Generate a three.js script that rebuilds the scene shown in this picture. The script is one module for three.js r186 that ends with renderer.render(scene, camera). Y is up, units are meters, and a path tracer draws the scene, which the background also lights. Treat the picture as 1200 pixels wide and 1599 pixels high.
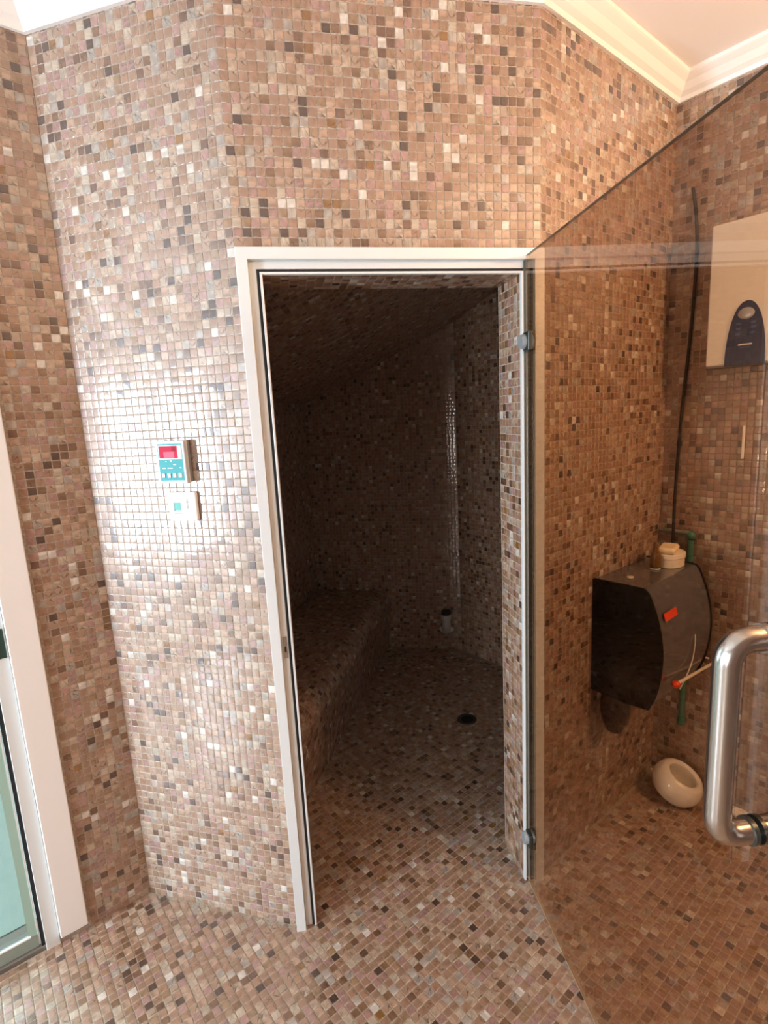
import * as THREE from 'three';
import { RectAreaLightUniformsLib } from 'three/addons/lights/RectAreaLightUniformsLib.js';
import { RoundedBoxGeometry } from 'three/addons/geometries/RoundedBoxGeometry.js';
import { mergeGeometries } from 'three/addons/utils/BufferGeometryUtils.js';

// ------------------------------------------------------------------ camera, light, exposure
const scene = new THREE.Scene();
const FL = 841, PITCH = 0.1742, ROLL = 0.0512, EYE = 1.5646;
const camera = new THREE.PerspectiveCamera(2 * Math.atan(799.5 / FL) * 180 / Math.PI, 1200 / 1599, 0.05, 60);
camera.position.set(0, EYE, 0);
camera.up.set(Math.sin(ROLL), Math.cos(ROLL) * Math.cos(PITCH), -Math.cos(ROLL) * Math.sin(PITCH));
camera.lookAt(0, EYE - Math.sin(PITCH), -Math.cos(PITCH));
camera.updateMatrixWorld();
scene.add(camera);

const renderer = new THREE.WebGLRenderer({ antialias: true });
renderer.toneMapping = THREE.LinearToneMapping;
renderer.toneMappingExposure = 0.82;
renderer.shadowMap.enabled = true;
RectAreaLightUniformsLib.init();
scene.background = new THREE.Color().setRGB(0.75, 0.85, 1.0);

const DAY = 115, DAY_NEXT = 110, DAY_SIDE = 24, DAY_MID = 8, DAY_WIDE = 28, LAMP = 9.5;
const COOL = new THREE.Color().setRGB(0.73, 0.86, 1.0), NEUTRAL = new THREE.Color().setRGB(1.0, 0.97, 0.94), WARM = new THREE.Color().setRGB(1.0, 0.70, 0.43);

// ------------------------------------------------------------------ helpers
function rng(seed) { let a = seed >>> 0; return () => { a = (a + 0x6D2B79F5) | 0; let t = Math.imul(a ^ (a >>> 15), 1 | a); t = (t + Math.imul(t ^ (t >>> 7), 61 | t)) ^ t; return ((t ^ (t >>> 14)) >>> 0) / 4294967296; }; }
const names = new Map();
function numbered(n) { const k = names.get(n) ?? 0; names.set(n, k + 1); return k ? n + '_' + String(k).padStart(3, '0') : n; }
function tag(o, label, category, kind, group) {
  o.userData.label = label; o.userData.category = category;
  if (kind) o.userData.kind = kind;
  if (group) o.userData.group = group;
  return o;
}
function mesh(name, g, m, parent) { const o = new THREE.Mesh(g, m); o.name = name; o.castShadow = o.receiveShadow = true; (parent ?? scene).add(o); return o; }
function thing(name, label, category, pos = [0, 0, 0], turn = 0, kind) {
  const o = new THREE.Group(); o.name = numbered(name); o.position.set(...pos); o.rotation.y = turn; scene.add(o);
  return tag(o, label, category, kind);
}
const std = (c, roughness, o = {}) => new THREE.MeshPhysicalMaterial({ color: new THREE.Color(c), roughness, ...o });
function box(x0, x1, y0, y1, z0, z1) { const g = new THREE.BoxGeometry(x1 - x0, y1 - y0, z1 - z0); g.translate((x0 + x1) / 2, (y0 + y1) / 2, (z0 + z1) / 2); return g; }
function rbox(x0, x1, y0, y1, z0, z1, r, s = 3) { const g = new RoundedBoxGeometry(x1 - x0, y1 - y0, z1 - z0, s, r); g.translate((x0 + x1) / 2, (y0 + y1) / 2, (z0 + z1) / 2); return g; }
function tube(pts, r, seg = 48, rad = 12, tension = 0.5) { return new THREE.TubeGeometry(new THREE.CatmullRomCurve3(pts.map((p) => new THREE.Vector3(...p)), false, 'catmullrom', tension), seg, r, rad, false); }
const turnOf = (E, F) => Math.atan2(-(F[1] - E[1]), F[0] - E[0]);
const add = (p, d, t) => [p[0] + d[0] * t, p[1] + d[1] * t];
const len = (a, b) => Math.hypot(b[0] - a[0], b[1] - a[1]);

// plan of the place, metres in (x, z)
const A = [-0.868, -1.603], B = [-0.341, -1.450], C = [0.472, -1.593], D = [1.101, -2.100];
const U = [0.779, -0.627], V = [0.627, 0.779];          // the room's two directions
const uv = (a, b) => [U[0] * a + V[0] * b, U[1] * a + V[1] * b];
const Au = A[0] * U[0] + A[1] * U[1], Av = A[0] * V[0] + A[1] * V[1];
const Du = D[0] * U[0] + D[1] * U[1];
const END = -2.8, BACK = 1.0;                            // end wall (u) and back wall (v)
const HC = 2.588, CEIL = 2.655;                          // foot of the cornice, ceiling
const PITCHT = 0.0232;

// ------------------------------------------------------------------ textures and materials
function noiseTex(w, h, fn, srgb = true) {
  const d = new Uint8Array(w * h * 4);
  for (let y = 0; y < h; y++) for (let x = 0; x < w; x++) { const c = fn(x / w, y / h); const i = (y * w + x) * 4; d[i] = c[0]; d[i + 1] = c[1]; d[i + 2] = c[2]; d[i + 3] = 255; }
  const t = new THREE.DataTexture(d, w, h, THREE.RGBAFormat);
  t.wrapS = t.wrapT = THREE.RepeatWrapping; t.magFilter = THREE.LinearFilter; t.minFilter = THREE.LinearMipmapLinearFilter; t.generateMipmaps = true;
  if (srgb) t.colorSpace = THREE.SRGBColorSpace;
  t.needsUpdate = true; return t;
}
function valueNoise(seed, n) {
  const r = rng(seed), g = new Float32Array(n * n); for (let i = 0; i < n * n; i++) g[i] = r();
  return (x, y) => { x = ((x % 1) + 1) % 1 * n; y = ((y % 1) + 1) % 1 * n; const xi = Math.floor(x), yi = Math.floor(y); let fx = x - xi, fy = y - yi; fx = fx * fx * (3 - 2 * fx); fy = fy * fy * (3 - 2 * fy);
    const a = g[(yi % n) * n + xi % n], b = g[(yi % n) * n + (xi + 1) % n], c = g[((yi + 1) % n) * n + xi % n], e = g[((yi + 1) % n) * n + (xi + 1) % n]; return (a * (1 - fx) + b * fx) * (1 - fy) + (c * (1 - fx) + e * fx) * fy; };
}
// marbled glass: soft streaks with a few dark veins
const n1 = valueNoise(11, 16), n2 = valueNoise(12, 48), n3 = valueNoise(13, 24);
const marble = noiseTex(512, 512, (x, y) => {
  const w = n1(x, y) * 0.5;
  const s = n2(x + w * 0.12, y * 0.35 + w * 0.2) * 0.6 + n3(x + w * 0.3, y) * 0.4;
  let v = 232 + (s - 0.5) * 78;
  const vein = Math.abs(n3(x * 1.0 + w * 0.2, y * 0.5 + 0.3) - 0.5);
  if (vein < 0.02) v -= 105 * (1 - vein / 0.02);
  v = Math.max(90, Math.min(255, v));
  return [v, v * (0.975 + 0.02 * s), v * (0.95 + 0.05 * s)];
});
const tileMat = new THREE.MeshPhysicalMaterial({ color: 0xffffff, vertexColors: true, map: marble, roughness: 0.44, ior: 1.8, clearcoat: 1.0, clearcoatRoughness: 0.06 });
const groutTex = noiseTex(128, 128, (x, y) => { const v = 215 + (n2(x, y) - 0.5) * 60; return [v, v, v]; });
groutTex.repeat.set(6, 6);
const grout = std('#c6b6a4', 0.9, { map: groutTex });
const groutFloor = std('#c0b19c', 0.9, { map: groutTex });
const white = std('#efece8', 0.42);
const plaster = std('#f3eeea', 0.85);
const alu = std('#dfe3e2', 0.33, { metalness: 0.15 });
const aluGrey = std('#a9adab', 0.38, { metalness: 0.35 });
const rubber = std('#101112', 0.6);
const steel = std('#c4c0ba', 0.24, { metalness: 1 });
const darkSteel = std('#5c625f', 0.35, { metalness: 0.9 });
const bronzeGlass = new THREE.MeshPhysicalMaterial({ color: new THREE.Color().setRGB(0.73, 0.645, 0.565), roughness: 0.0, transmission: 1, thickness: 0, ior: 1.5 });
const greenGlass = new THREE.MeshPhysicalMaterial({ color: new THREE.Color().setRGB(0.84, 0.90, 0.87), roughness: 0.0, transmission: 1, thickness: 0, ior: 1.5 });

// ------------------------------------------------------------------ mosaic tiles
// red, green, blue (0 to 255), share
const PALETTE = [[173, 139, 114, 19], [183, 152, 127, 17], [167, 130, 103, 13], [189, 165, 142, 10], [177, 140, 129, 10], [198, 181, 159, 6], [159, 128, 97, 6.5], [138, 103, 73, 5.5], [118, 85, 62, 4.5], [88, 64, 49, 3.4], [222, 215, 204, 2.2], [147, 103, 48, 1], [178, 167, 155, 6.5]];
const PATCHES = 5, variants = [];
(() => {
  const r = rng(5), T = 0.0213 / 2, t = 0.0092, zt = 0.0017, zb = -0.0004;
  for (const [red, green, blue, share] of PALETTE) {
    const col = new THREE.Color().setRGB(red / 255, green / 255, blue / 255, THREE.SRGBColorSpace);
    for (let k = 0; k < PATCHES; k++) {
      const pos = [-T, -T, zb, T, -T, zb, T, T, zb, -T, T, zb, -t, -t, zt, t, -t, zt, t, t, zt, -t, t, zt];
      const nor = [], uvs = [], colr = [], turn = r() < 0.5, u0 = r(), v0 = r(), sz = 0.05;
      const f = 0.92 + r() * 0.16;
      for (let i = 0; i < 8; i++) {
        const sx = Math.sign(pos[i * 3]), sy = Math.sign(pos[i * 3 + 1]), q = i < 4 ? 0.75 : 0.022;
        const n = new THREE.Vector3(sx * q, sy * q, 1).normalize(); nor.push(n.x, n.y, n.z);
        const a = (pos[i * 3] / T * 0.5 + 0.5) * sz, b = (pos[i * 3 + 1] / T * 0.5 + 0.5) * sz;
        uvs.push(u0 + (turn ? b : a), v0 + (turn ? a : b));
        colr.push(Math.min(1, col.r * f), Math.min(1, col.g * f), Math.min(1, col.b * f));
      }
      const g = new THREE.BufferGeometry();
      g.setAttribute('position', new THREE.Float32BufferAttribute(pos, 3)); g.setAttribute('normal', new THREE.Float32BufferAttribute(nor, 3));
      g.setAttribute('uv', new THREE.Float32BufferAttribute(uvs, 2)); g.setAttribute('color', new THREE.Float32BufferAttribute(colr, 3));
      g.setIndex([4, 5, 6, 4, 6, 7, 0, 1, 5, 0, 5, 4, 1, 2, 6, 1, 6, 5, 2, 3, 7, 2, 7, 6, 3, 0, 4, 3, 4, 7]);
      variants.push({ g, share: share / PATCHES });
    }
  }
})();
const SHARE = variants.reduce((s, v) => s + v.share, 0);
function pickVariant(r) { let x = r() * SHARE; for (const v of variants) { x -= v.share; if (x <= 0) return v; } return variants[0]; }
const vp = new THREE.Matrix4().multiplyMatrices(camera.projectionMatrix, camera.matrixWorldInverse);
// cells: {m: Matrix4 in the parent's space, tiles at the origin facing +z}
function tiles(parent, cells, seed, { single = 300, tilt = 0.013, minPx = 0, hidden } = {}) {
  parent.updateMatrixWorld(true);
  const r = rng(seed), e = new THREE.Euler(), tm = new THREE.Matrix4(), w = new THREE.Matrix4(), p = new THREE.Vector3(), n = new THREE.Vector3(), q = new THREE.Vector3();
  const gauss = () => (r() + r() + r() - 1.5) * 1.4;
  const list = cells.map((c) => {
    e.set(gauss() * tilt, gauss() * tilt, gauss() * 0.012);
    tm.makeRotationFromEuler(e).setPosition((r() - 0.5) * 0.0005, (r() - 0.5) * 0.0005, (r() - 0.5) * 0.0005);
    const m = c.clone().multiply(tm), v = pickVariant(r);
    w.multiplyMatrices(parent.matrixWorld, m); p.setFromMatrixPosition(w); n.setFromMatrixColumn(w, 2).normalize();
    q.copy(camera.position).sub(p); const dist = q.length(), cos = n.dot(q) / dist;
    const s = p.clone().applyMatrix4(vp);
    let show = 0;
    if (cos > 0.02 && Math.abs(s.x) < 0.99 && Math.abs(s.y) < 0.99 && s.z < 1 && !(hidden && hidden(p))) show = cos / (dist * dist);
    return { m, v, show };
  });
  const order = list.filter((c) => c.show > 0).sort((a, b) => b.show - a.show).slice(0, single);
  const one = new Set(order);
  for (const c of order) { const o = mesh('tile', c.v.g, tileMat, parent); o.matrixAutoUpdate = true; c.m.decompose(o.position, o.quaternion, o.scale); }
  const rest = list.filter((c) => !one.has(c));
  if (!rest.length) return;
  const N = rest.length, P = new Float32Array(N * 24), NN = new Float32Array(N * 24), UVs = new Float32Array(N * 16), CC = new Float32Array(N * 24), I = new Uint32Array(N * 30), nm = new THREE.Matrix3();
  rest.forEach((c, k) => {
    const a = c.v.g.attributes; nm.getNormalMatrix(c.m);
    for (let i = 0; i < 8; i++) {
      p.fromBufferAttribute(a.position, i).applyMatrix4(c.m).toArray(P, k * 24 + i * 3);
      n.fromBufferAttribute(a.normal, i).applyMatrix3(nm).normalize().toArray(NN, k * 24 + i * 3);
    }
    UVs.set(a.uv.array, k * 16); CC.set(a.color.array, k * 24);
    const ix = c.v.g.index.array; for (let i = 0; i < 30; i++) I[k * 30 + i] = ix[i] + k * 8;
  });
  const g = new THREE.BufferGeometry();
  g.setAttribute('position', new THREE.BufferAttribute(P, 3)); g.setAttribute('normal', new THREE.BufferAttribute(NN, 3)); g.setAttribute('uv', new THREE.BufferAttribute(UVs, 2)); g.setAttribute('color', new THREE.BufferAttribute(CC, 3));
  g.setIndex(new THREE.BufferAttribute(I, 1));
  const o = mesh('mosaic_field', g, tileMat, parent); o.userData.kind = 'stuff'; o.userData.label = 'small marbled brown mosaic tiles';
}
// a grid of cells over [0,W] x [0,H] placed by a base matrix; skip(x, y) leaves cells out
function grid(base, W, H, skip, x0 = 0, y0 = 0) {
  const nx = Math.max(1, Math.round(W / PITCHT)), ny = Math.max(1, Math.round(H / PITCHT)), px = W / nx, py = H / ny, out = [];
  for (let j = 0; j < ny; j++) for (let i = 0; i < nx; i++) {
    const x = x0 + (i + 0.5) * px, y = y0 + (j + 0.5) * py;
    if (skip && skip(x, y, px, py)) continue;
    const m = new THREE.Matrix4().makeTranslation(x, y, 0).multiply(new THREE.Matrix4().makeScale(px / PITCHT, py / PITCHT, 1));
    out.push(base ? base.clone().multiply(m) : m);
  }
  return out;
}
const basis = (x, y, z, o) => new THREE.Matrix4().makeBasis(new THREE.Vector3(...x), new THREE.Vector3(...y), new THREE.Vector3(...z)).setPosition(...o);

// ------------------------------------------------------------------ walls
function slab(name, label, E, F, { thick = 0.16, before = 0, after = 0, holes = [], mat = grout, h = CEIL, y0 = -0.06 } = {}) {
  const L = len(E, F), s = new THREE.Shape();
  s.moveTo(-before, y0); s.lineTo(L + after, y0); s.lineTo(L + after, h); s.lineTo(-before, h); s.closePath();
  for (const [a, b, c, d] of holes) { const p = new THREE.Path(); p.moveTo(a, c); p.lineTo(a, d); p.lineTo(b, d); p.lineTo(b, c); p.closePath(); s.holes.push(p); }
  const g = new THREE.ExtrudeGeometry(s, { depth: thick, bevelEnabled: false }); g.translate(0, 0, -thick);
  const o = mesh(name, g, mat); o.position.set(E[0], 0, E[1]); o.rotation.y = turnOf(E, F);
  return tag(o, label, 'wall', 'structure');
}
const LEFT_FROM = uv(END, Av);                              // far end of the left wall
const LW = len(LEFT_FROM, A), dA = (d) => LW - d;           // local x of a distance d from the corner A
// left wall with the glazed door opening
const OPEN0 = 0.285, OPEN1 = 2.05, OPENH = 2.12;
const wallLeft = slab('wall_left', 'mosaic wall beside the white casing of the green glass door', LEFT_FROM, A, { thick: 0.14, holes: [[dA(OPEN1), dA(OPEN0), -0.01, OPENH]] });
const wallAB = slab('wall_front_left', 'mosaic wall facet carrying the red and teal control panel', A, B, { before: 0.3, thick: 0.1 });
const REV = 0.061, DH = 1.998, LBC = len(B, C);
const wallBC = slab('wall_front', 'mosaic wall facet around and above the steam room doorway', B, C, { holes: [[REV, LBC - REV, -0.02, DH - REV]] });
const wallCD = slab('wall_front_right', 'mosaic wall facet behind the open tinted glass door', C, D, { after: 0.45, thick: 0.1 });
const RIGHT_TO = uv(Du, BACK), LR = len(D, RIGHT_TO);
const wallRight = slab('wall_right', 'mosaic wall carrying the white water heater', D, RIGHT_TO, { thick: 0.14 });
const plain = std('#6e4f3e', 0.75);
const BK0 = uv(Du + 0.14, BACK), BK1 = uv(END - 0.14, BACK);
const wallBack = slab('wall_back', 'plain brown wall behind the viewer', BK0, BK1, { thick: 0.14, mat: plain });
const EN0 = uv(END, BACK), EN1 = uv(END, -4.2), vEnd = (v) => BACK - v; // local x on the end wall
const W1 = [-1.76, -1.36, 0.48, 1.95], W5 = [-0.85, -0.05, 0.85, 2.1], W1B = [-2.27, -1.96, 0.42, 1.98], W2 = [0.30, 0.94, 0.45, 1.68];
const wallEnd = slab('wall_end', 'plain brown wall with the frosted windows', EN0, EN1, { thick: 0.14, mat: plain, holes: [W1, W1B, W2, W5].map(([a, b, c, d]) => [vEnd(b), vEnd(a), c, d]) });
// the next room beyond the green glass door
const aqua = std('#8f9c94', 0.8);
const NR0 = uv(END - 0.1, -3.6), NR1 = uv(2.2, -3.6);
const W4 = [1.35, 2.55, 0.7, 2.1];
const wallNext = slab('wall_next_room', 'pale green wall of the room beyond the green glass door', NR0, NR1, { thick: 0.14, mat: aqua, holes: [W4] });

const floorNext = () => plate('floor_next_room', 'pale green floor of the room beyond the green glass door', [uv(END, Av - 0.14), uv(0.15, Av - 0.14), uv(0.9, -3.6), uv(END, -3.6)], 0.0, 0.012, aqua, 'floor');

// mosaic on the room's walls
const HW = HC + 0.02;
tiles(wallLeft, grid(null, 1.15, HW, (x, y) => { const d = LW - x; return d > 0.195 && y < OPENH + 0.09; }, LW - 1.15), 101);
tiles(wallAB, grid(null, len(A, B), HW), 102);
{
  const L = LBC, cells = grid(null, L, HW, (x, y) => y < DH - 0.004);
  const d = 0.155, top = DH - REV;
  cells.push(...grid(basis([0, 0, -1], [0, 1, 0], [1, 0, 0], [REV, 0, 0]), d, top));              // left reveal
  cells.push(...grid(basis([0, 0, 1], [0, 1, 0], [-1, 0, 0], [L - REV, 0, -d]), d, top));         // right reveal
  cells.push(...grid(basis([1, 0, 0], [0, 0, 1], [0, -1, 0], [REV, top, -d]), L - 2 * REV, d));   // head
  tiles(wallBC, cells, 103);
}
tiles(wallCD, grid(null, len(C, D), HW), 104);
tiles(wallRight, grid(null, 1.5, HW), 105);

// ------------------------------------------------------------------ floor and ceiling
function plate(name, label, pts, y0, y1, mat, category) {
  const s = new THREE.Shape(pts.map(([x, z]) => new THREE.Vector2(x, -z)));
  const g = new THREE.ExtrudeGeometry(s, { depth: y1 - y0, bevelEnabled: false }); g.rotateX(-Math.PI / 2); g.translate(0, y0, 0);
  const o = mesh(name, g, mat); return tag(o, label, category, 'structure');
}
const floor = plate('floor', 'brown mosaic floor running from the room into the steam room', [uv(END - 0.2, BACK + 0.2), uv(Du + 0.6, BACK + 0.2), uv(Du + 0.6, -4.3), uv(END - 0.2, -4.3)], -0.06, 0, groutFloor, 'floor');
floorNext();
const side = (p, a, b) => (b[0] - a[0]) * (p[1] - a[1]) - (b[1] - a[1]) * (p[0] - a[0]);
// steam room plan
const BEN0 = [-0.342, -2.053], BEN1 = [0.030, -3.57], BDIR = (() => { const l = len(BEN0, BEN1); return [(BEN1[0] - BEN0[0]) / l, (BEN1[1] - BEN0[1]) / l]; })(), BNRM = [BDIR[1], -BDIR[0]]; // towards the wall behind the bench
const SB1 = [0.476, -3.396], SBD = [0.9715, 0.237];         // back right corner and direction of the back wall
const SB0 = add(SB1, SBD, -1.02);
const SL0 = add(add(BEN0, BNRM, 0.52), BDIR, -0.46), SL1 = add(add(BEN1, BNRM, 0.52), BDIR, 0.2);
const SR1 = add(SB1, V, 1.26);
{
  const cells = [], Y = [0, 1, 0];
  const inCabin = (p) => side(p, SB0, SB1) > 0.012 && side(p, SB1, SR1) > 0.02 && side(p, SL0, SL1) > 0.02;
  const inRoom = (p, c) => side(p, A, B) > 0.004 && side(p, B, C) > 0.004 && side(p, C, D) > 0.004;
  const nu = Math.ceil((Du + 0.4 + 1.5) / PITCHT), nv = Math.ceil((0.9 + 3.0) / PITCHT);
  for (let i = 0; i < nu; i++) for (let j = 0; j < nv; j++) {
    const a = Du - 0.012 - (i - 16) * PITCHT, b = Av + 0.012 + (j - 54) * PITCHT, p = uv(a, b);
    const front = a < Du && b > Av && ((side(p, A, B) > 0.006 || p[0] > B[0]) && (p[0] < B[0] || p[0] > C[0] || side(p, B, C) > -0.005) && (p[0] < C[0] || side(p, C, D) > 0.006));
    // under the doorway and inside the steam room
    const k = (p[0] - B[0]) * 0.985 + (p[1] - B[1]) * -0.173, depth = -((p[0] - B[0]) * 0.173 + (p[1] - B[1]) * 0.985);
    const door = depth >= 0 && depth < 0.17 && k > REV + 0.005 && k < LBC - REV - 0.005;
    const cabin = depth >= 0.155 && side(p, C, D) < -0.13 && side(p, A, B) < -0.12 && inCabin(p);
    if (front || door || cabin) cells.push(basis([V[0], 0, V[1]], [U[0], 0, U[1]], Y, [p[0], 0, p[1]]));
  }
  tiles(floor, cells, 106, { hidden: (p) => { const x = p.x, z = p.z; return z < -1.45 && x > -0.25 && x < 0.4 ? false : false; } });
}
const ceiling = plate('ceiling', 'smooth white ceiling', [uv(END - 0.2, BACK + 0.2), uv(Du + 0.6, BACK + 0.2), uv(Du + 0.6, -4.3), uv(END - 0.2, -4.3)], CEIL, CEIL + 0.1, plaster, 'ceiling');

// ------------------------------------------------------------------ steam room shell, ceiling, bench
const sBack = slab('wall_steam_back', 'dark mosaic back wall inside the steam room', SB0, SB1, { thick: 0.1, before: 0.2, after: 0.12 });
const sRight = slab('wall_steam_right', 'dark mosaic right wall inside the steam room', SB1, SR1, { thick: 0.1 });
const sLeft = slab('wall_steam_left', 'dark mosaic wall behind the steam room bench', SL0, SL1, { thick: 0.1 });
tiles(sBack, grid(null, len(SB0, SB1), 2.3), 111, { single: 0 });
tiles(sRight, grid(null, len(SB1, SR1), 2.3), 112, { single: 0 });
tiles(sLeft, grid(null, len(SL1, SL0), 2.3), 113, { single: 0 });
{ // sloping steam room ceiling
  const yAt = (x, z) => 1.90 + 0.42 * x + 0.12 * (z + 3.45);
  const pts = [[-0.75, -3.75], [0.55, -3.6], [1.32, -2.46], [0.52, -1.72], [-0.30, -1.60], [-0.82, -1.76]], pos = [];
  for (const t of [0, 0.06]) for (const [x, z] of pts) pos.push(x, yAt(x, z) + t, z);
  const g = new THREE.BufferGeometry(); g.setAttribute('position', new THREE.Float32BufferAttribute(pos, 3));
  const n = pts.length, ix = []; for (let i = 1; i < n - 1; i++) ix.push(0, i, i + 1, n, n + i + 1, n + i); for (let i = 0; i < n; i++) { const j = (i + 1) % n; ix.push(i, n + j, j, i, n + i, n + j); }
  g.setIndex(ix);
  const g2 = g.toNonIndexed(); g2.computeVertexNormals(); g2.setAttribute('uv', new THREE.Float32BufferAttribute(new Float32Array(ix.length * 2), 2));
  const roof = tag(mesh('ceiling_steam_room', g2, grout), 'sloping mosaic ceiling inside the steam room', 'ceiling', 'structure');
  const X = new THREE.Vector3(1, 0.42, 0).normalize(), Z = new THREE.Vector3(0.42, -1, 0.12).normalize(), Y = new THREE.Vector3().crossVectors(Z, X), cells = [];
  const inside = (x, z) => { let c = false; for (let i = 0, j = pts.length - 1; i < pts.length; j = i++) if ((pts[i][1] > z) !== (pts[j][1] > z) && x < (pts[j][0] - pts[i][0]) * (z - pts[i][1]) / (pts[j][1] - pts[i][1]) + pts[i][0]) c = !c; return c; };
  const o0 = new THREE.Vector3(0, yAt(0, -2.6), -2.6);
  for (let i = -50; i < 70; i++) for (let j = -60; j < 60; j++) {
    const p = o0.clone().addScaledVector(X, i * PITCHT).addScaledVector(Y, j * PITCHT);
    if (inside(p.x, p.z)) cells.push(basis(X.toArray(), Y.toArray(), Z.toArray(), p.toArray()));
  }
  tiles(roof, cells, 115, { single: 0 });
}
{ // bench: profile in (w towards the wall behind, y)
  const bench = thing('steam_bench', 'built-in mosaic bench with rounded edge inside the steam room', 'bench', [BEN0[0], 0, BEN0[1]], turnOf(BEN0, BEN1));
  // local x along the bench to the back wall, local z = towards the room
  const R = 0.09, HB = 0.40, W = 0.51, L0 = -0.28, L1 = len(BEN0, BEN1) - 0.02, prof = [[0.03, 0], [0.0, HB - R]];
  for (let i = 1; i <= 8; i++) { const a = i / 8 * Math.PI / 2; prof.push([R - R * Math.cos(a), HB - R + R * Math.sin(a)]); }
  prof.push([W, HB]);
  const s = new THREE.Shape(); prof.forEach(([w, y], i) => (i ? s.lineTo(w, y) : s.moveTo(w, y))); s.lineTo(W, 0); s.closePath();
  const g = new THREE.ExtrudeGeometry(s, { depth: L1 - L0, bevelEnabled: false }); g.rotateY(-Math.PI / 2); g.scale(1, 1, 1);
  // rotateY(-90): profile x -> z, extrusion z -> -x
  g.translate(L1, 0, 0); g.scale(1, 1, -1);
  const idx = g.index; if (idx) { for (let i = 0; i < idx.count; i += 3) { const t = idx.getX(i); idx.setX(i, idx.getX(i + 1)); idx.setX(i + 1, t); } } else { for (const k of ['position', 'normal', 'uv']) { const at = g.attributes[k], n = at.itemSize, arr = at.array; for (let i = 0; i < at.count; i += 3) for (let c = 0; c < n; c++) { const t = arr[i * n + c]; arr[i * n + c] = arr[(i + 1) * n + c]; arr[(i + 1) * n + c] = t; } } }
  g.computeVertexNormals();
  const body = mesh('bench_body', g, grout, bench);
  const cum = [0]; for (let i = 1; i < prof.length; i++) cum.push(cum[i - 1] + len(prof[i - 1], prof[i]));
  const total = cum[cum.length - 1], ns = Math.round(total / PITCHT), nl = Math.round((L1 - L0) / PITCHT), cells = [];
  for (let j = 0; j < ns; j++) {
    const t = (j + 0.5) / ns * total; let i = 1; while (i < cum.length - 1 && cum[i] < t) i++;
    const f = (t - cum[i - 1]) / (cum[i] - cum[i - 1]), w = prof[i - 1][0] + (prof[i][0] - prof[i - 1][0]) * f, y = prof[i - 1][1] + (prof[i][1] - prof[i - 1][1]) * f;
    const l = len(prof[i - 1], prof[i]), dw = (prof[i][0] - prof[i - 1][0]) / l, dy = (prof[i][1] - prof[i - 1][1]) / l;
    for (let k = 0; k < nl; k++) cells.push(basis([1, 0, 0], [0, dy, -dw], [0, dw, dy], [L0 + (k + 0.5) * (L1 - L0) / nl, y, -w]));
  }
  tiles(bench, cells, 114, { single: 0 });
  const th = thing('loose_thread', 'thin white thread hanging on the front of the steam room bench', 'thread', [BEN0[0], 0, BEN0[1]], turnOf(BEN0, BEN1));
  mesh('thread_body', tube([[-0.115, 0.30, 0.004], [-0.10, 0.29, 0.006], [-0.085, 0.262, 0.006], [-0.078, 0.225, 0.005]], 0.0013, 30, 6), std('#d8cfc2', 0.7), th);
}

// ------------------------------------------------------------------ cornice
{
  const path = [uv(Au - 1.6, Av), A, B, C, D, uv(Du, 1.0)];
  const prof = [[0, HC], [0.012, HC], [0.016, HC + 0.012], [0.030, HC + 0.022], [0.044, HC + 0.040], [0.060, HC + 0.052], [0.064, HC + 0.056], [0.064, CEIL], [0, CEIL]];
  const nrm = (i) => { const a = path[i], b = path[i + 1], l = len(a, b); return [-(b[1] - a[1]) / l, (b[0] - a[0]) / l]; };
  const at = (i, d) => { // path corner i offset by d into the room
    const n0 = nrm(Math.max(0, i - 1)), n1 = nrm(Math.min(path.length - 2, i));
    const k = 1 + n0[0] * n1[0] + n0[1] * n1[1]; return [path[i][0] + (n0[0] + n1[0]) * d / k, path[i][1] + (n0[1] + n1[1]) * d / k];
  };
  const where = ['beside the glass door casing', 'above the control panel wall', 'above the steam room doorway', 'above the open tinted glass door', 'above the water heater'];
  for (let i = 0; i < path.length - 1; i++) {
    const pos = [], q = (a, b, c, e) => pos.push(...a, ...b, ...c, ...a, ...c, ...e);
    const P = (k, [d, y]) => { const p = at(k, d); return [p[0], y, p[1]]; };
    for (let k = 0; k < prof.length; k++) { const a = prof[k], b = prof[(k + 1) % prof.length]; q(P(i, a), P(i + 1, a), P(i + 1, b), P(i, b)); }
    const g = new THREE.BufferGeometry(); g.setAttribute('position', new THREE.Float32BufferAttribute(pos, 3)); g.computeVertexNormals(); g.setAttribute('uv', new THREE.Float32BufferAttribute(new Float32Array(pos.length / 3 * 2), 2));
    tag(mesh('trim_' + (i + 1), g, white), 'white stepped cornice ' + where[i], 'cornice', 'structure');
  }
}

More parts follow.
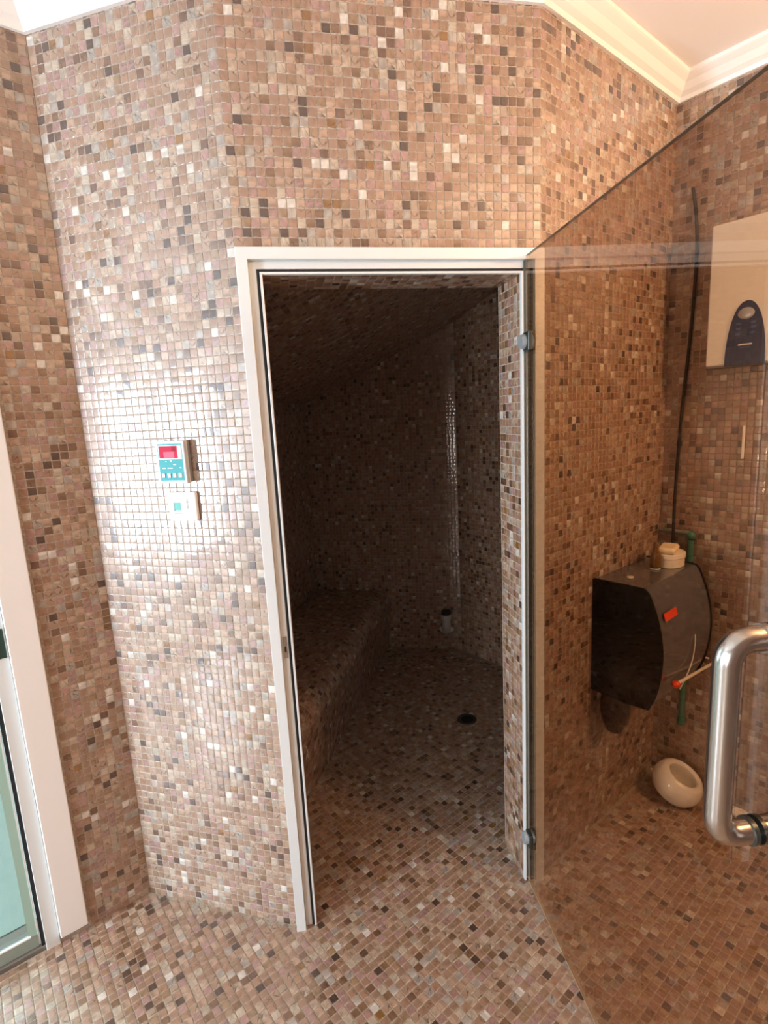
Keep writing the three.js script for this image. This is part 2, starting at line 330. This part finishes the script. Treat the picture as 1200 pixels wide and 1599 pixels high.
// ------------------------------------------------------------------ steam room door frame
function uRing(W, H, o, i, z0, z1) {  // upside-down U between offsets o and i
  const s = new THREE.Shape(); s.moveTo(o, 0); s.lineTo(o, H - o); s.lineTo(W - o, H - o); s.lineTo(W - o, 0); s.lineTo(W - i, 0); s.lineTo(W - i, H - i); s.lineTo(i, H - i); s.lineTo(i, 0); s.closePath();
  const g = new THREE.ExtrudeGeometry(s, { depth: z1 - z0 - 0.003, bevelEnabled: true, bevelThickness: 0.0015, bevelSize: 0.0015, bevelOffset: -0.0015, bevelSegments: 2 }); g.translate(0, 0, z0 + 0.0015); return g;
}
{
  const f = thing('door_1', 'white metal frame around the dark steam room doorway', 'door frame', [B[0], 0, B[1]], turnOf(B, C), 'structure');
  mesh('frame_face', uRing(LBC, DH, 0, 0.029, 0, 0.024), alu, f);
  mesh('frame_channel', uRing(LBC, DH, 0.029, 0.049, 0, 0.006), alu, f);
  mesh('gasket', uRing(LBC, DH, 0.049, 0.056, 0, 0.008), rubber, f);
  mesh('stop_bead', uRing(LBC, DH, 0.056, 0.0625, -0.004, 0.011), alu, f);
  mesh('hinge_side_seal', box(LBC - 0.0485, LBC - 0.0295, 0.0, DH - 0.05, 0.0055, 0.012), std('#34372f', 0.5), f);
  const plate = mesh('strike_plate', rbox(0.034, 0.045, 0.90, 0.965, 0.005, 0.009, 0.001), steel, f);
  mesh('strike_hole', box(0.037, 0.042, 0.918, 0.935, 0.0085, 0.0095), rubber, plate);
}

// ------------------------------------------------------------------ tinted glass door leaf
{
  const H0 = [0.424, -1.578], g = [0.115, 0.9934], d = thing('glass_door', 'bronze tinted glass door leaf standing open with steel pull handle', 'door', [H0[0], 0, H0[1]], turnOf([0, 0], g));
  // local x along the leaf away from the hinges; local -z... faces the viewer's left
  const pane = mesh('pane', box(0.004, 1.0, 0.014, 1.978, -0.004, 0.004), bronzeGlass, d);
  pane.userData.label = 'bronze tinted glass pane';
  for (const y of [1.752, 0.175]) {
    const h = mesh('hinge', rbox(0.006, 0.044, y - 0.026, y + 0.026, -0.010, 0.010, 0.003), darkSteel, d);
    const cap = new THREE.CylinderGeometry(0.019, 0.02, 0.012, 32); cap.rotateX(Math.PI / 2); cap.translate(0.014, y, 0.0155);
    mesh('hinge_cap', cap, std('#a9b1b3', 0.4, { metalness: 0.4 }), h);
  }
  const edgeMat = std('#b9a58a', 0.2, { metalness: 0.3 });
  mesh('polished_edge', box(0.004, 1.0, 0.0125, 0.0145, -0.004, 0.004), edgeMat, d); mesh('polished_edge', box(0.004, 1.0, 1.9778, 1.979, -0.004, 0.004), std('#5e5346', 0.3), d);
  const sealg = box(0.0, 0.006, 0.02, 1.97, -0.006, 0.006);
  mesh('hinge_seal', sealg, std('#4b5148', 0.5), d);
  const xh = 0.88, y0 = 0.932, y1 = 1.236, st = 0.06, R = 0.0182, br = 0.036;
  for (const s of [-1, 1]) {
    const path = new THREE.CurvePath(), v = (y, z) => new THREE.Vector3(xh, y, s * z);
    path.add(new THREE.LineCurve3(v(y0, 0.004), v(y0, st - br)));
    path.add(new THREE.QuadraticBezierCurve3(v(y0, st - br), v(y0, st), v(y0 + br, st)));
    path.add(new THREE.LineCurve3(v(y0 + br, st), v(y1 - br, st)));
    path.add(new THREE.QuadraticBezierCurve3(v(y1 - br, st), v(y1, st), v(y1, st - br)));
    path.add(new THREE.LineCurve3(v(y1, st - br), v(y1, 0.004)));
    const hd = mesh('pull_handle', new THREE.TubeGeometry(path, 120, R, 28, false), steel, d); hd.userData.label = 'tubular stainless steel pull handle';
    for (const y of [y0, y1]) { const c = new THREE.CylinderGeometry(R + 0.0025, R + 0.0025, 0.007, 32); c.rotateX(Math.PI / 2); c.translate(xh, y, s * 0.0075); mesh('collar', c, y === y0 ? darkSteel : steel, hd); }
  }
}

// ------------------------------------------------------------------ left glazed door with white casing
{
  const f = thing('door_2', 'wide white casing and frame of the green glass door', 'door frame', [wallLeft.position.x, 0, wallLeft.position.z], wallLeft.rotation.y, 'structure');
  const x1 = dA(0.192), xi = dA(0.268), x0 = dA(OPEN1 + 0.09), xo = dA(OPEN1 + 0.015), top = OPENH + 0.09;
  mesh('casing', rbox(xi, x1, 0.03, top, 0.0, 0.022, 0.003), white, f);
  mesh('casing', rbox(x0, xo, 0.03, top, 0.0, 0.022, 0.003), white, f);
  mesh('casing', rbox(xo, xi, OPENH + 0.015, top, 0.0, 0.022, 0.003), white, f);
  mesh('frame_jamb', rbox(dA(OPEN0 + 0.022), dA(OPEN0 - 0.016), 0.0, OPENH, -0.06, 0.004, 0.002), alu, f);
  mesh('frame_jamb', rbox(dA(OPEN1 + 0.016), dA(OPEN1 - 0.022), 0.0, OPENH, -0.06, 0.004, 0.002), alu, f);
  mesh('frame_head', rbox(dA(OPEN1 - 0.02), dA(OPEN0 + 0.02), OPENH - 0.03, OPENH + 0.01, -0.06, 0.004, 0.002), alu, f);
  mesh('gasket', box(dA(OPEN0 + 0.032), dA(OPEN0 + 0.021), 0.0, OPENH - 0.03, -0.03, -0.008), rubber, f);
  mesh('hinge_plate', rbox(dA(OPEN0 + 0.03), dA(OPEN0 - 0.012), 0.955, 1.04, 0.002, 0.008, 0.001), std('#3c5148', 0.4, { metalness: 0.5 }), f);
  mesh('threshold', rbox(dA(OPEN1), dA(OPEN0), 0.0, 0.016, -0.13, -0.004, 0.003), std('#6e665c', 0.6), f);
  const lf = thing('green_glass_door', 'green tinted glass door leaf closed inside the white casing', 'door', [wallLeft.position.x, 0, wallLeft.position.z], wallLeft.rotation.y);
  const a = dA(OPEN1 - 0.035), b = dA(OPEN0 + 0.034);
  mesh('pane', box(a, b, 0.02, OPENH - 0.035, -0.026, -0.018), greenGlass, lf);
  const edge = std('#bcd6ca', 0.3, { transmission: 0.35, thickness: 0 });
  mesh('edge_strip', box(b - 0.026, b - 0.004, 0.02, OPENH - 0.035, -0.0178, -0.0165), edge, lf);
  mesh('edge_bead', box(b - 0.004, b, 0.02, OPENH - 0.035, -0.0178, -0.0150), std('#f4f7f4', 0.3), lf);
  mesh('bottom_rail', box(a, b - 0.004, 0.018, 0.058, -0.030, -0.0135), std('#8d9a90', 0.45), lf);
  mesh('bottom_bead', box(a, b - 0.02, 0.058, 0.063, -0.018, -0.012), std('#f4f7f4', 0.3), lf);
}

// ------------------------------------------------------------------ windows (frosted, daylight behind) and the ceiling lamp
function windowOf(n, label, E, F, [a, b, y0, y1], L, color) {
  const w = thing('window_' + n, label, 'window', [E[0], 0, E[1]], turnOf(E, F), 'structure'), t = 0.045;
  mesh('window_frame', rbox(a, b, y0, y0 + t, -0.1, -0.03, 0.003), white, w); mesh('window_frame', rbox(a, b, y1 - t, y1, -0.1, -0.03, 0.003), white, w);
  mesh('window_frame', rbox(a, a + t, y0 + t, y1 - t, -0.1, -0.03, 0.003), white, w); mesh('window_frame', rbox(b - t, b, y0 + t, y1 - t, -0.1, -0.03, 0.003), white, w);
  const pane = std('#e8eef2', 0.5, { emissive: color.clone(), emissiveIntensity: 1.0 });
  mesh('pane', box(a + t, b - t, y0 + t, y1 - t, -0.075, -0.065), pane, w);
  const l = new THREE.RectAreaLight(color, L, b - a - 2 * t, y1 - y0 - 2 * t);
  l.position.set((a + b) / 2, (y0 + y1) / 2, -0.06); l.rotation.y = Math.PI; l.name = 'daylight'; w.add(l);
}
const onEnd = ([v0, v1, y0, y1]) => [vEnd(v1), vEnd(v0), y0, y1];
windowOf(1, 'frosted window in the end wall nearest the glass door', EN0, EN1, onEnd(W1), DAY, COOL);
windowOf(2, 'narrow frosted window of the room beyond the glass door', EN0, EN1, onEnd(W1B), DAY_NEXT, COOL);
windowOf(3, 'tall frosted window at the back of the end wall', EN0, EN1, onEnd(W2), DAY_SIDE, NEUTRAL);
windowOf(5, 'broad frosted window in the middle of the end wall', EN0, EN1, onEnd(W5), DAY_MID, COOL);
windowOf(4, 'wide frosted window facing the green glass door', NR0, NR1, W4, DAY_WIDE, COOL);
{
  const p = uv(1.72, BACK), lamp = thing('wall_lamp', 'round opal globe lamp on the wall behind the viewer', 'lamp', [p[0], 2.22, p[1]], turnOf(BK0, BK1));
  mesh('wall_plate', rbox(-0.06, 0.06, -0.06, 0.06, 0, 0.02, 0.004), white, lamp);
  const rod = new THREE.CylinderGeometry(0.01, 0.01, 0.12, 16); rod.rotateX(Math.PI / 2); rod.translate(0, 0, 0.07); mesh('arm', rod, steel, lamp);
  const globe = new THREE.SphereGeometry(0.1, 40, 24); globe.translate(0, 0, 0.21);
  mesh('globe', globe, std('#fff6ea', 0.5, { emissive: WARM.clone(), emissiveIntensity: 2 }), lamp);
  const l = new THREE.PointLight(WARM, LAMP, 0, 2); l.position.set(0, 0, 0.21); l.shadow.radius = 5; l.castShadow = true; l.name = 'lamp_light'; lamp.add(l);
}

// ------------------------------------------------------------------ control panel and thermostat on the left facet
const abTurn = turnOf(A, B), AB = (a, o = 0) => { const L = len(A, B), t = [(B[0] - A[0]) / L, (B[1] - A[1]) / L]; return [A[0] + t[0] * a - t[1] * o, A[1] + t[1] * a + t[0] * o]; };
function canvasTex(w, h, draw) { const c = document.createElement('canvas'); c.width = w; c.height = h; draw(c.getContext('2d'), w, h); const t = new THREE.CanvasTexture(c); t.colorSpace = THREE.SRGBColorSpace; return t; }
function facePlane(w, h) { return new THREE.PlaneGeometry(w, h); }
{
  const p = AB(0.312, 0.0015), o = thing('control_panel', 'small grey control panel with red display and teal keypad', 'control panel', [p[0], 1.472, p[1]], abTurn);
  mesh('back_box', rbox(-0.044, 0.044, -0.057, 0.057, 0, 0.016, 0.003), std('#8b8f8d', 0.45), o);
  mesh('seam', rbox(-0.046, 0.046, -0.059, 0.059, 0.0155, 0.019, 0.001), std('#efe9e0', 0.4), o);
  mesh('front_bezel', rbox(-0.046, 0.046, -0.059, 0.059, 0.0185, 0.031, 0.003), std('#c9cccb', 0.35, { metalness: 0.1 }), o);
  const t = canvasTex(256, 320, (c, w, h) => {
    c.fillStyle = '#4f9fa3'; c.fillRect(0, 0, w, h);
    c.fillStyle = '#e9e6e6'; c.fillRect(8, 14, w - 16, 120);
    c.fillStyle = '#b8243f'; c.fillRect(14, 20, w - 62, 106); c.fillStyle = '#8f1228'; c.fillRect(150, 22, 44, 46); c.fillStyle = '#d2647a'; c.fillRect(60, 70, 110, 54);
    c.fillStyle = '#e6f3f2'; for (const [x, y, ww] of [[70, 150, 14], [120, 146, 18], [30, 206, 40], [86, 206, 56], [214, 204, 18], [150, 176, 30]]) c.fillRect(x, y, ww, 8);
  });
  const face = mesh('display_and_keypad', facePlane(0.078, 0.102), std('#ffffff', 0.6, { map: t, specularIntensity: 0.4 }), o); face.position.z = 0.0315;
  for (const [k, col] of [[0, '#d9b8cf'], [1, '#e7f0f0'], [2, '#e6d3d0'], [3, '#eef0ec']]) mesh('button', rbox(-0.032 + k * 0.018, -0.022 + k * 0.018, -0.042, -0.03, 0.031, 0.034, 0.001), std(col, 0.4), o);
}
{
  const p = AB(0.3185, 0.0015), o = thing('thermostat', 'white square room thermostat below the control panel', 'thermostat', [p[0], 1.345, p[1]], abTurn);
  mesh('housing', rbox(-0.0465, 0.0465, -0.0415, 0.0415, 0, 0.014, 0.006, 4), std('#e6e2da', 0.75, { specularIntensity: 0.25 }), o);
  mesh('display', rbox(-0.024, -0.004, -0.010, 0.012, 0.0135, 0.0148, 0.0005), std('#6fb8ae', 0.6, { specularIntensity: 0.3 }), o);
  mesh('display_shade', rbox(-0.0275, -0.0235, -0.012, 0.012, 0.0135, 0.0150, 0.0005), std('#2f4a47', 0.4), o);
  mesh('display_line', box(-0.028, -0.002, -0.0195, -0.018, 0.0138, 0.0146), std('#6d7c7a', 0.5), o);
  for (let k = 0; k < 8; k++) mesh('vent_slot', box(0.0155, 0.0215, -0.006 + k * 0.0037, -0.0045 + k * 0.0037, 0.0138, 0.0145), rubber, o);
}

// ------------------------------------------------------------------ dispenser and what stands on it, on the right facet
const cdTurn = turnOf(C, D), CD = (a, o = 0) => [C[0] + U[0] * a + V[0] * o, C[1] + U[1] * a + V[1] * o];
const DTOP = 0.98;
{
  const p = CD(0.30, 0.0015), o = thing('towel_dispenser', 'large black paper dispenser with curved smoked cover on the mosaic wall', 'dispenser', [p[0], 0, p[1]], cdTurn);
  const W = 0.40, prof = (g) => { const s = new THREE.Shape(); s.moveTo(0, 0.575 - g); s.lineTo(0, DTOP - 0.005 + g); s.quadraticCurveTo(0.0, DTOP + g, 0.006, DTOP + g); s.lineTo(0.168, DTOP + g);
    s.quadraticCurveTo(0.186 + g, DTOP - 0.002 + g, 0.196 + g, DTOP - 0.03); s.quadraticCurveTo(0.236 + g, 0.86, 0.238 + g, 0.76); s.quadraticCurveTo(0.236 + g, 0.645, 0.200 + g, 0.575 - g); s.lineTo(0.12, 0.57 - g); s.closePath(); return s; };
  const ext = (g, a, b) => { const e = new THREE.ExtrudeGeometry(prof(g), { depth: b - a, bevelEnabled: false, curveSegments: 20 }); e.rotateY(-Math.PI / 2); e.scale(-1, 1, 1);
    for (const k of ['position', 'normal', 'uv']) { const at = e.attributes[k], n = at.itemSize, arr = at.array; for (let i = 0; i < at.count; i += 3) for (let c = 0; c < n; c++) { const t = arr[i * n + c]; arr[i * n + c] = arr[(i + 1) * n + c]; arr[(i + 1) * n + c] = t; } }
    e.translate(a, 0, 0); e.computeVertexNormals(); return e; };
  const black = std('#020202', 0.6, { specularIntensity: 0.3 }), smoke = std('#525256', 0.2, { clearcoat: 0.5, clearcoatRoughness: 0.1 });
  mesh('cover', ext(0, 0.008, W - 0.008), smoke, o).userData.label = 'curved smoked grey cover';
  mesh('side_cheek', ext(0.003, 0, 0.0085), black, o); mesh('side_cheek', ext(0.003, W - 0.0085, W), black, o);
  const st = rbox(-0.044, 0.044, -0.013, 0.013, -0.001, 0.0012, 0.0005), s = mesh('sticker', st, std('#e2410f', 0.5), o); s.position.set(0.083, 0.888, 0.2262); s.rotation.x = -0.27; s.rotation.z = 0.02; s.userData.label = 'orange sticker';
  o.updateMatrixWorld(true);
  const hang = [[0.56, 0.768, 0.239], [0.548, 0.755, 0.244], [0.545, 0.72, 0.244], [0.53, 0.675, 0.243], [0.495, 0.635, 0.241], [0.46, 0.60, 0.236]].map(([a, y, f]) => [a - 0.30, y, f - 0.0015]);
  mesh('hanging_cord', tube(hang, 0.0022, 50, 8), std('#cfcac4', 0.5), o).userData.label = 'thin pale cord';
  const cup = []; for (const [r, y] of [[0.001, -0.155], [0.018, -0.152], [0.034, -0.138], [0.046, -0.105], [0.051, -0.06], [0.048, 0.02]]) cup.push(new THREE.Vector2(r, y));
  const sp = mesh('spout', new THREE.LatheGeometry(cup, 32), std('#1c0b05', 0.2, { clearcoat: 0.6 }), o); sp.position.set(0.052, 0.565, 0.065);
}
{
  const p = CD(0.548, 0.1), o = thing('small_bottle', 'small amber bottle with white base ring on the dispenser', 'bottle', [p[0], DTOP, p[1]]);
  const pr = [[0, 0.006], [0.0175, 0.006], [0.0185, 0.012], [0.018, 0.045], [0.0155, 0.056], [0.009, 0.066], [0.0085, 0.088], [0.008, 0.098], [0, 0.099]].map(([r, y]) => new THREE.Vector2(r, y));
  mesh('body', new THREE.LatheGeometry(pr, 28), std('#6b4a1c', 0.2, { clearcoat: 0.5 }), o);
  const pb = [[0, 0], [0.0165, 0], [0.0172, 0.002], [0.0172, 0.017], [0.0, 0.0175]].map(([r, y]) => new THREE.Vector2(r, y));
  mesh('base_ring', new THREE.LatheGeometry(pb, 28), std('#e9e3d6', 0.5), o);
}
{
  const p = CD(0.63, 0.118), o = thing('soap_dish', 'cream oval lidded tub on the dispenser', 'soap dish', [p[0], DTOP, p[1]], cdTurn);
  const ov = (a, b, y0, y1, r) => { const s = new THREE.Shape(); s.absellipse(0, 0, a - r, b - r, 0, Math.PI * 2); const g = new THREE.ExtrudeGeometry(s, { depth: y1 - y0 - 2 * r, bevelEnabled: true, bevelSize: r, bevelThickness: r, bevelSegments: 3, curveSegments: 40 }); g.rotateX(-Math.PI / 2); g.translate(0, y0 + r, 0); return g; };
  mesh('tub', ov(0.058, 0.042, 0, 0.034, 0.003), std('#e6dccb', 0.4), o);
  mesh('rim', ov(0.061, 0.045, 0.032, 0.05, 0.003), std('#f0e8d8', 0.4), o);
  const q = CD(0.622, 0.112), b = thing('soap_bar', 'cream bar of soap lying on the oval tub', 'soap', [q[0], DTOP + 0.0505, q[1]], cdTurn + 0.25);
  const sg = new RoundedBoxGeometry(0.1, 0.024, 0.058, 5, 0.0105); sg.translate(0, 0.012, 0); mesh('soap_body', sg, std('#f1e0bb', 0.5), b);
}
{
  const p = CD(0.39, 0.088), o = thing('bottle_cap', 'tiny pale cap lying on the dispenser near its black side', 'cap', [p[0], DTOP, p[1]]);
  const g = new THREE.LatheGeometry([[0, 0], [0.011, 0], [0.0115, 0.003], [0.0105, 0.006], [0, 0.0065]].map(([r, y]) => new THREE.Vector2(r, y)), 24); mesh('cap_body', g, std('#cfc3b2', 0.4), o);
}

// ------------------------------------------------------------------ things on the right wall
const rTurn = turnOf(D, RIGHT_TO), RW = (a, o = 0) => [D[0] + V[0] * a - U[0] * o, D[1] + V[1] * a - U[1] * o];
{
  const p = RW(0.165, 0.0015), o = thing('water_heater', 'white electric water heater box with dark blue control panel', 'water heater', [p[0], 1.672, p[1]], rTurn);
  const W = 0.30, H = 0.462, T = 0.08;
  mesh('housing', rbox(0, W, 0.006, H, 0, T, 0.006, 4), std('#efece2', 0.35), o);
  mesh('underside_plate', rbox(0.004, W - 0.004, 0, 0.012, 0.004, T - 0.003, 0.003), std('#8d8b84', 0.6), o);
  const s = new THREE.Shape(), cx = 0.118, hw = 0.058, y0 = 0.003, top = 0.205; s.moveTo(cx - hw, y0);
  s.bezierCurveTo(cx - hw, 0.09, cx - hw * 0.72, top, cx, top); s.bezierCurveTo(cx + hw * 0.72, top, cx + hw, 0.09, cx + hw, y0); s.closePath();
  const pn = mesh('control_panel', new THREE.ExtrudeGeometry(s, { depth: 0.003, bevelEnabled: true, bevelSize: 0.001, bevelThickness: 0.001, bevelSegments: 2, curveSegments: 30 }), std('#1c2a52', 0.35), o); pn.position.z = T - 0.001; pn.userData.label = 'dark blue bullet shaped panel';
  const e = new THREE.SphereGeometry(1, 32, 16); e.scale(0.024, 0.0185, 0.004); e.translate(cx - 0.002, 0.166, 0.004); mesh('dial', e, std('#a9adb2', 0.3, { metalness: 0.2 }), pn);
  for (const [x, y] of [[-0.022, 0.135], [-0.022, 0.12], [-0.024, 0.103], [0.02, 0.136], [0.021, 0.121], [0.019, 0.104]]) mesh('indicator', rbox(cx + x - 0.007, cx + x + 0.007, y - 0.0035, y + 0.0035, 0.0035, 0.005, 0.0005), std('#4d5f8c', 0.5), pn);
  mesh('logo_bar', box(cx - 0.02, cx + 0.02, 0.066, 0.0705, 0.0038, 0.0046), std('#e8eaf0', 0.5), pn);
  mesh('logo_bar', box(cx - 0.016, cx + 0.014, 0.0575, 0.0605, 0.0038, 0.0046), std('#55648e', 0.5), pn);
}
{
  const pt = (a, y, o) => { const p = RW(a, o); return [p[0], y, p[1]]; };
  const g = tube([pt(0.068, 2.30, 0.007), pt(0.085, 2.20, 0.010), pt(0.092, 2.07, 0.010), pt(0.088, 1.90, 0.009), pt(0.08, 1.75, 0.009), pt(0.066, 1.55, 0.009), pt(0.058, 1.35, 0.009), pt(0.058, 1.2, 0.02), pt(0.064, 1.05, 0.036), pt(0.06, 0.9, 0.036)], 0.0055, 90, 10);
  tag(mesh('power_cable', g, std('#141212', 0.5)), 'black cable hanging down the mosaic corner beside the water heater', 'cable');
  const o = thing('water_pipe', 'green plastic water pipe with elbow in the mosaic corner', 'pipe');
  const green = std('#3f7a66', 0.4);
  mesh('riser', tube([pt(0.118, 0.29, 0.016), pt(0.118, 0.6, 0.016), pt(0.12, 0.9, 0.016), pt(0.121, 1.045, 0.016)], 0.011, 20, 16), green, o);
  mesh('branch', tube([pt(0.121, 1.07, 0.016), pt(0.09, 1.07, 0.016), pt(0.05, 1.07, 0.016), pt(0.012, 1.07, 0.016)], 0.0095, 12, 16), std('#7d7f78', 0.4), o);
  const q = pt(0.121, 1.062, 0.016), el = new THREE.SphereGeometry(0.0165, 24, 16); el.translate(...q); mesh('elbow', el, green, o);
  const b = pt(0.118, 0.29, 0.016), cp = new THREE.CylinderGeometry(0.0145, 0.0145, 0.03, 24); cp.translate(b[0], b[1], b[2]); mesh('end_cap', cp, green, o);
  const wp = thing('white_tube', 'thin white tube with an orange cap passing in front of the dispenser', 'tube');
  mesh('tube_body', tube([pt(0.222, 0.575, 0.006), pt(0.230, 0.597, 0.13), pt(0.240, 0.622, 0.27), pt(0.252, 0.650, 0.42)], 0.0055, 24, 12), std('#e7dfd0', 0.45), wp);
  const a0 = pt(0.252, 0.650, 0.42), cg = new THREE.SphereGeometry(0.0125, 24, 16); cg.scale(1.1, 0.95, 1.1); cg.translate(...a0); mesh('orange_cap', cg, std('#e0400e', 0.4), wp);
  const wc = tag(mesh('hooked_wire', tube([pt(0.145, 0.652, 0.02), pt(0.155, 0.62, 0.03), pt(0.162, 0.60, 0.035), pt(0.180, 0.598, 0.035), pt(0.212, 0.596, 0.03)], 0.0035, 40, 8, 0.2), std('#e6e2d8', 0.45)), 'short bent white wire above the orange capped tube', 'wire');
  const sp = RW(0.272, 0.0015), st = thing('wall_strip', 'short thin white upright strip on the wall below the water heater', 'strip', [sp[0], 1.357, sp[1]], rTurn);
  mesh('strip_body', rbox(-0.0035, 0.0035, 0, 0.115, 0.0005, 0.008, 0.001), std('#f6f6f0', 0.4), st);
  const bb = slab('baseboard_right', 'thin pale bead along the foot of the right wall', RW(0, 0), RW(1.2, 0), { thick: 0.001, h: 0.012, y0: 0, mat: std('#cfc6bb', 0.5) });
  bb.geometry.dispose(); bb.geometry = rbox(0, 1.2, 0, 0.012, 0, 0.012, 0.003); bb.userData.category = 'baseboard';
}
{ // things on the floor in the right corner
  const p = RW(0.125, 0.115), o = thing('ceramic_bowl', 'thick round white bowl tilted on the floor in the mosaic corner', 'bowl', [p[0], 0, p[1]]);
  const pr = [[0, 0], [0.045, 0], [0.075, 0.016], [0.092, 0.050], [0.090, 0.082], [0.078, 0.106], [0.064, 0.115], [0.055, 0.111], [0.051, 0.098], [0.051, 0.03], [0.04, 0.02], [0, 0.018]].map(([r, y]) => new THREE.Vector2(r, y));
  const sp = new THREE.SplineCurve(pr), g = new THREE.LatheGeometry(sp.getPoints(60), 56); g.rotateX(0.30); g.rotateZ(-0.34); g.computeBoundingBox(); g.translate(0, -g.boundingBox.min.y, 0);
  mesh('bowl_body', g, std('#f0ece4', 0.22, { clearcoat: 0.4 }), o);
  const q = RW(0.348, 0.03), d = thing('small_dish', 'tiny white round dish on the floor behind the pull handle', 'dish', [q[0], 0, q[1]]);
  mesh('dish_body', new THREE.LatheGeometry([[0, 0], [0.02, 0], [0.026, 0.006], [0.0275, 0.014], [0.025, 0.016], [0.021, 0.009], [0, 0.007]].map(([r, y]) => new THREE.Vector2(r, y)), 32), std('#e4e0da', 0.35), d);
}
{ // inside the steam room
  const p = add(SB1, SBD, -0.095), o = thing('steam_nozzle', 'small white steam nozzle low on the dark back wall', 'nozzle', [p[0] - 0.237 * 0.002, 0.135, p[1] + 0.9715 * 0.002], turnOf(SB0, SB1));
  const fl = new THREE.SphereGeometry(0.05, 32, 16); fl.scale(1, 0.55, 0.5); fl.translate(0, 0.02, 0.025); mesh('flange', fl, std('#e2e2e0', 0.45), o);
  const nk = new THREE.LatheGeometry([[0, 0.02], [0.03, 0.02], [0.032, 0.06], [0.028, 0.085], [0.034, 0.09], [0.034, 0.125], [0.028, 0.13], [0, 0.13]].map(([r, y]) => new THREE.Vector2(r, y)), 28); nk.translate(0, 0, 0.036); mesh('neck', nk, std('#d9d9d6', 0.45), o);
  const cp = new THREE.CylinderGeometry(0.031, 0.033, 0.022, 24); cp.translate(0, 0.141, 0.036); mesh('cap', cp, std('#2a2a2a', 0.5), o);
  const d = thing('floor_drain', 'dark round drain in the steam room floor', 'drain', [0.375, 0.0012, -2.56]);
  const rg = new THREE.LatheGeometry([[0.03, 0], [0.05, 0], [0.05, 0.003], [0.046, 0.004], [0.032, 0.003], [0.03, 0]].map(([r, y]) => new THREE.Vector2(r, y)), 36); mesh('rim', rg, darkSteel, d);
  const hl = new THREE.CylinderGeometry(0.033, 0.033, 0.001, 32); hl.translate(0, 0.001, 0); mesh('grate', hl, std('#0c0c0c', 0.6), d);
}

scene.traverse((o) => { if (o.isMesh) { o.castShadow = true; o.receiveShadow = true; } });
renderer.render(scene, camera);
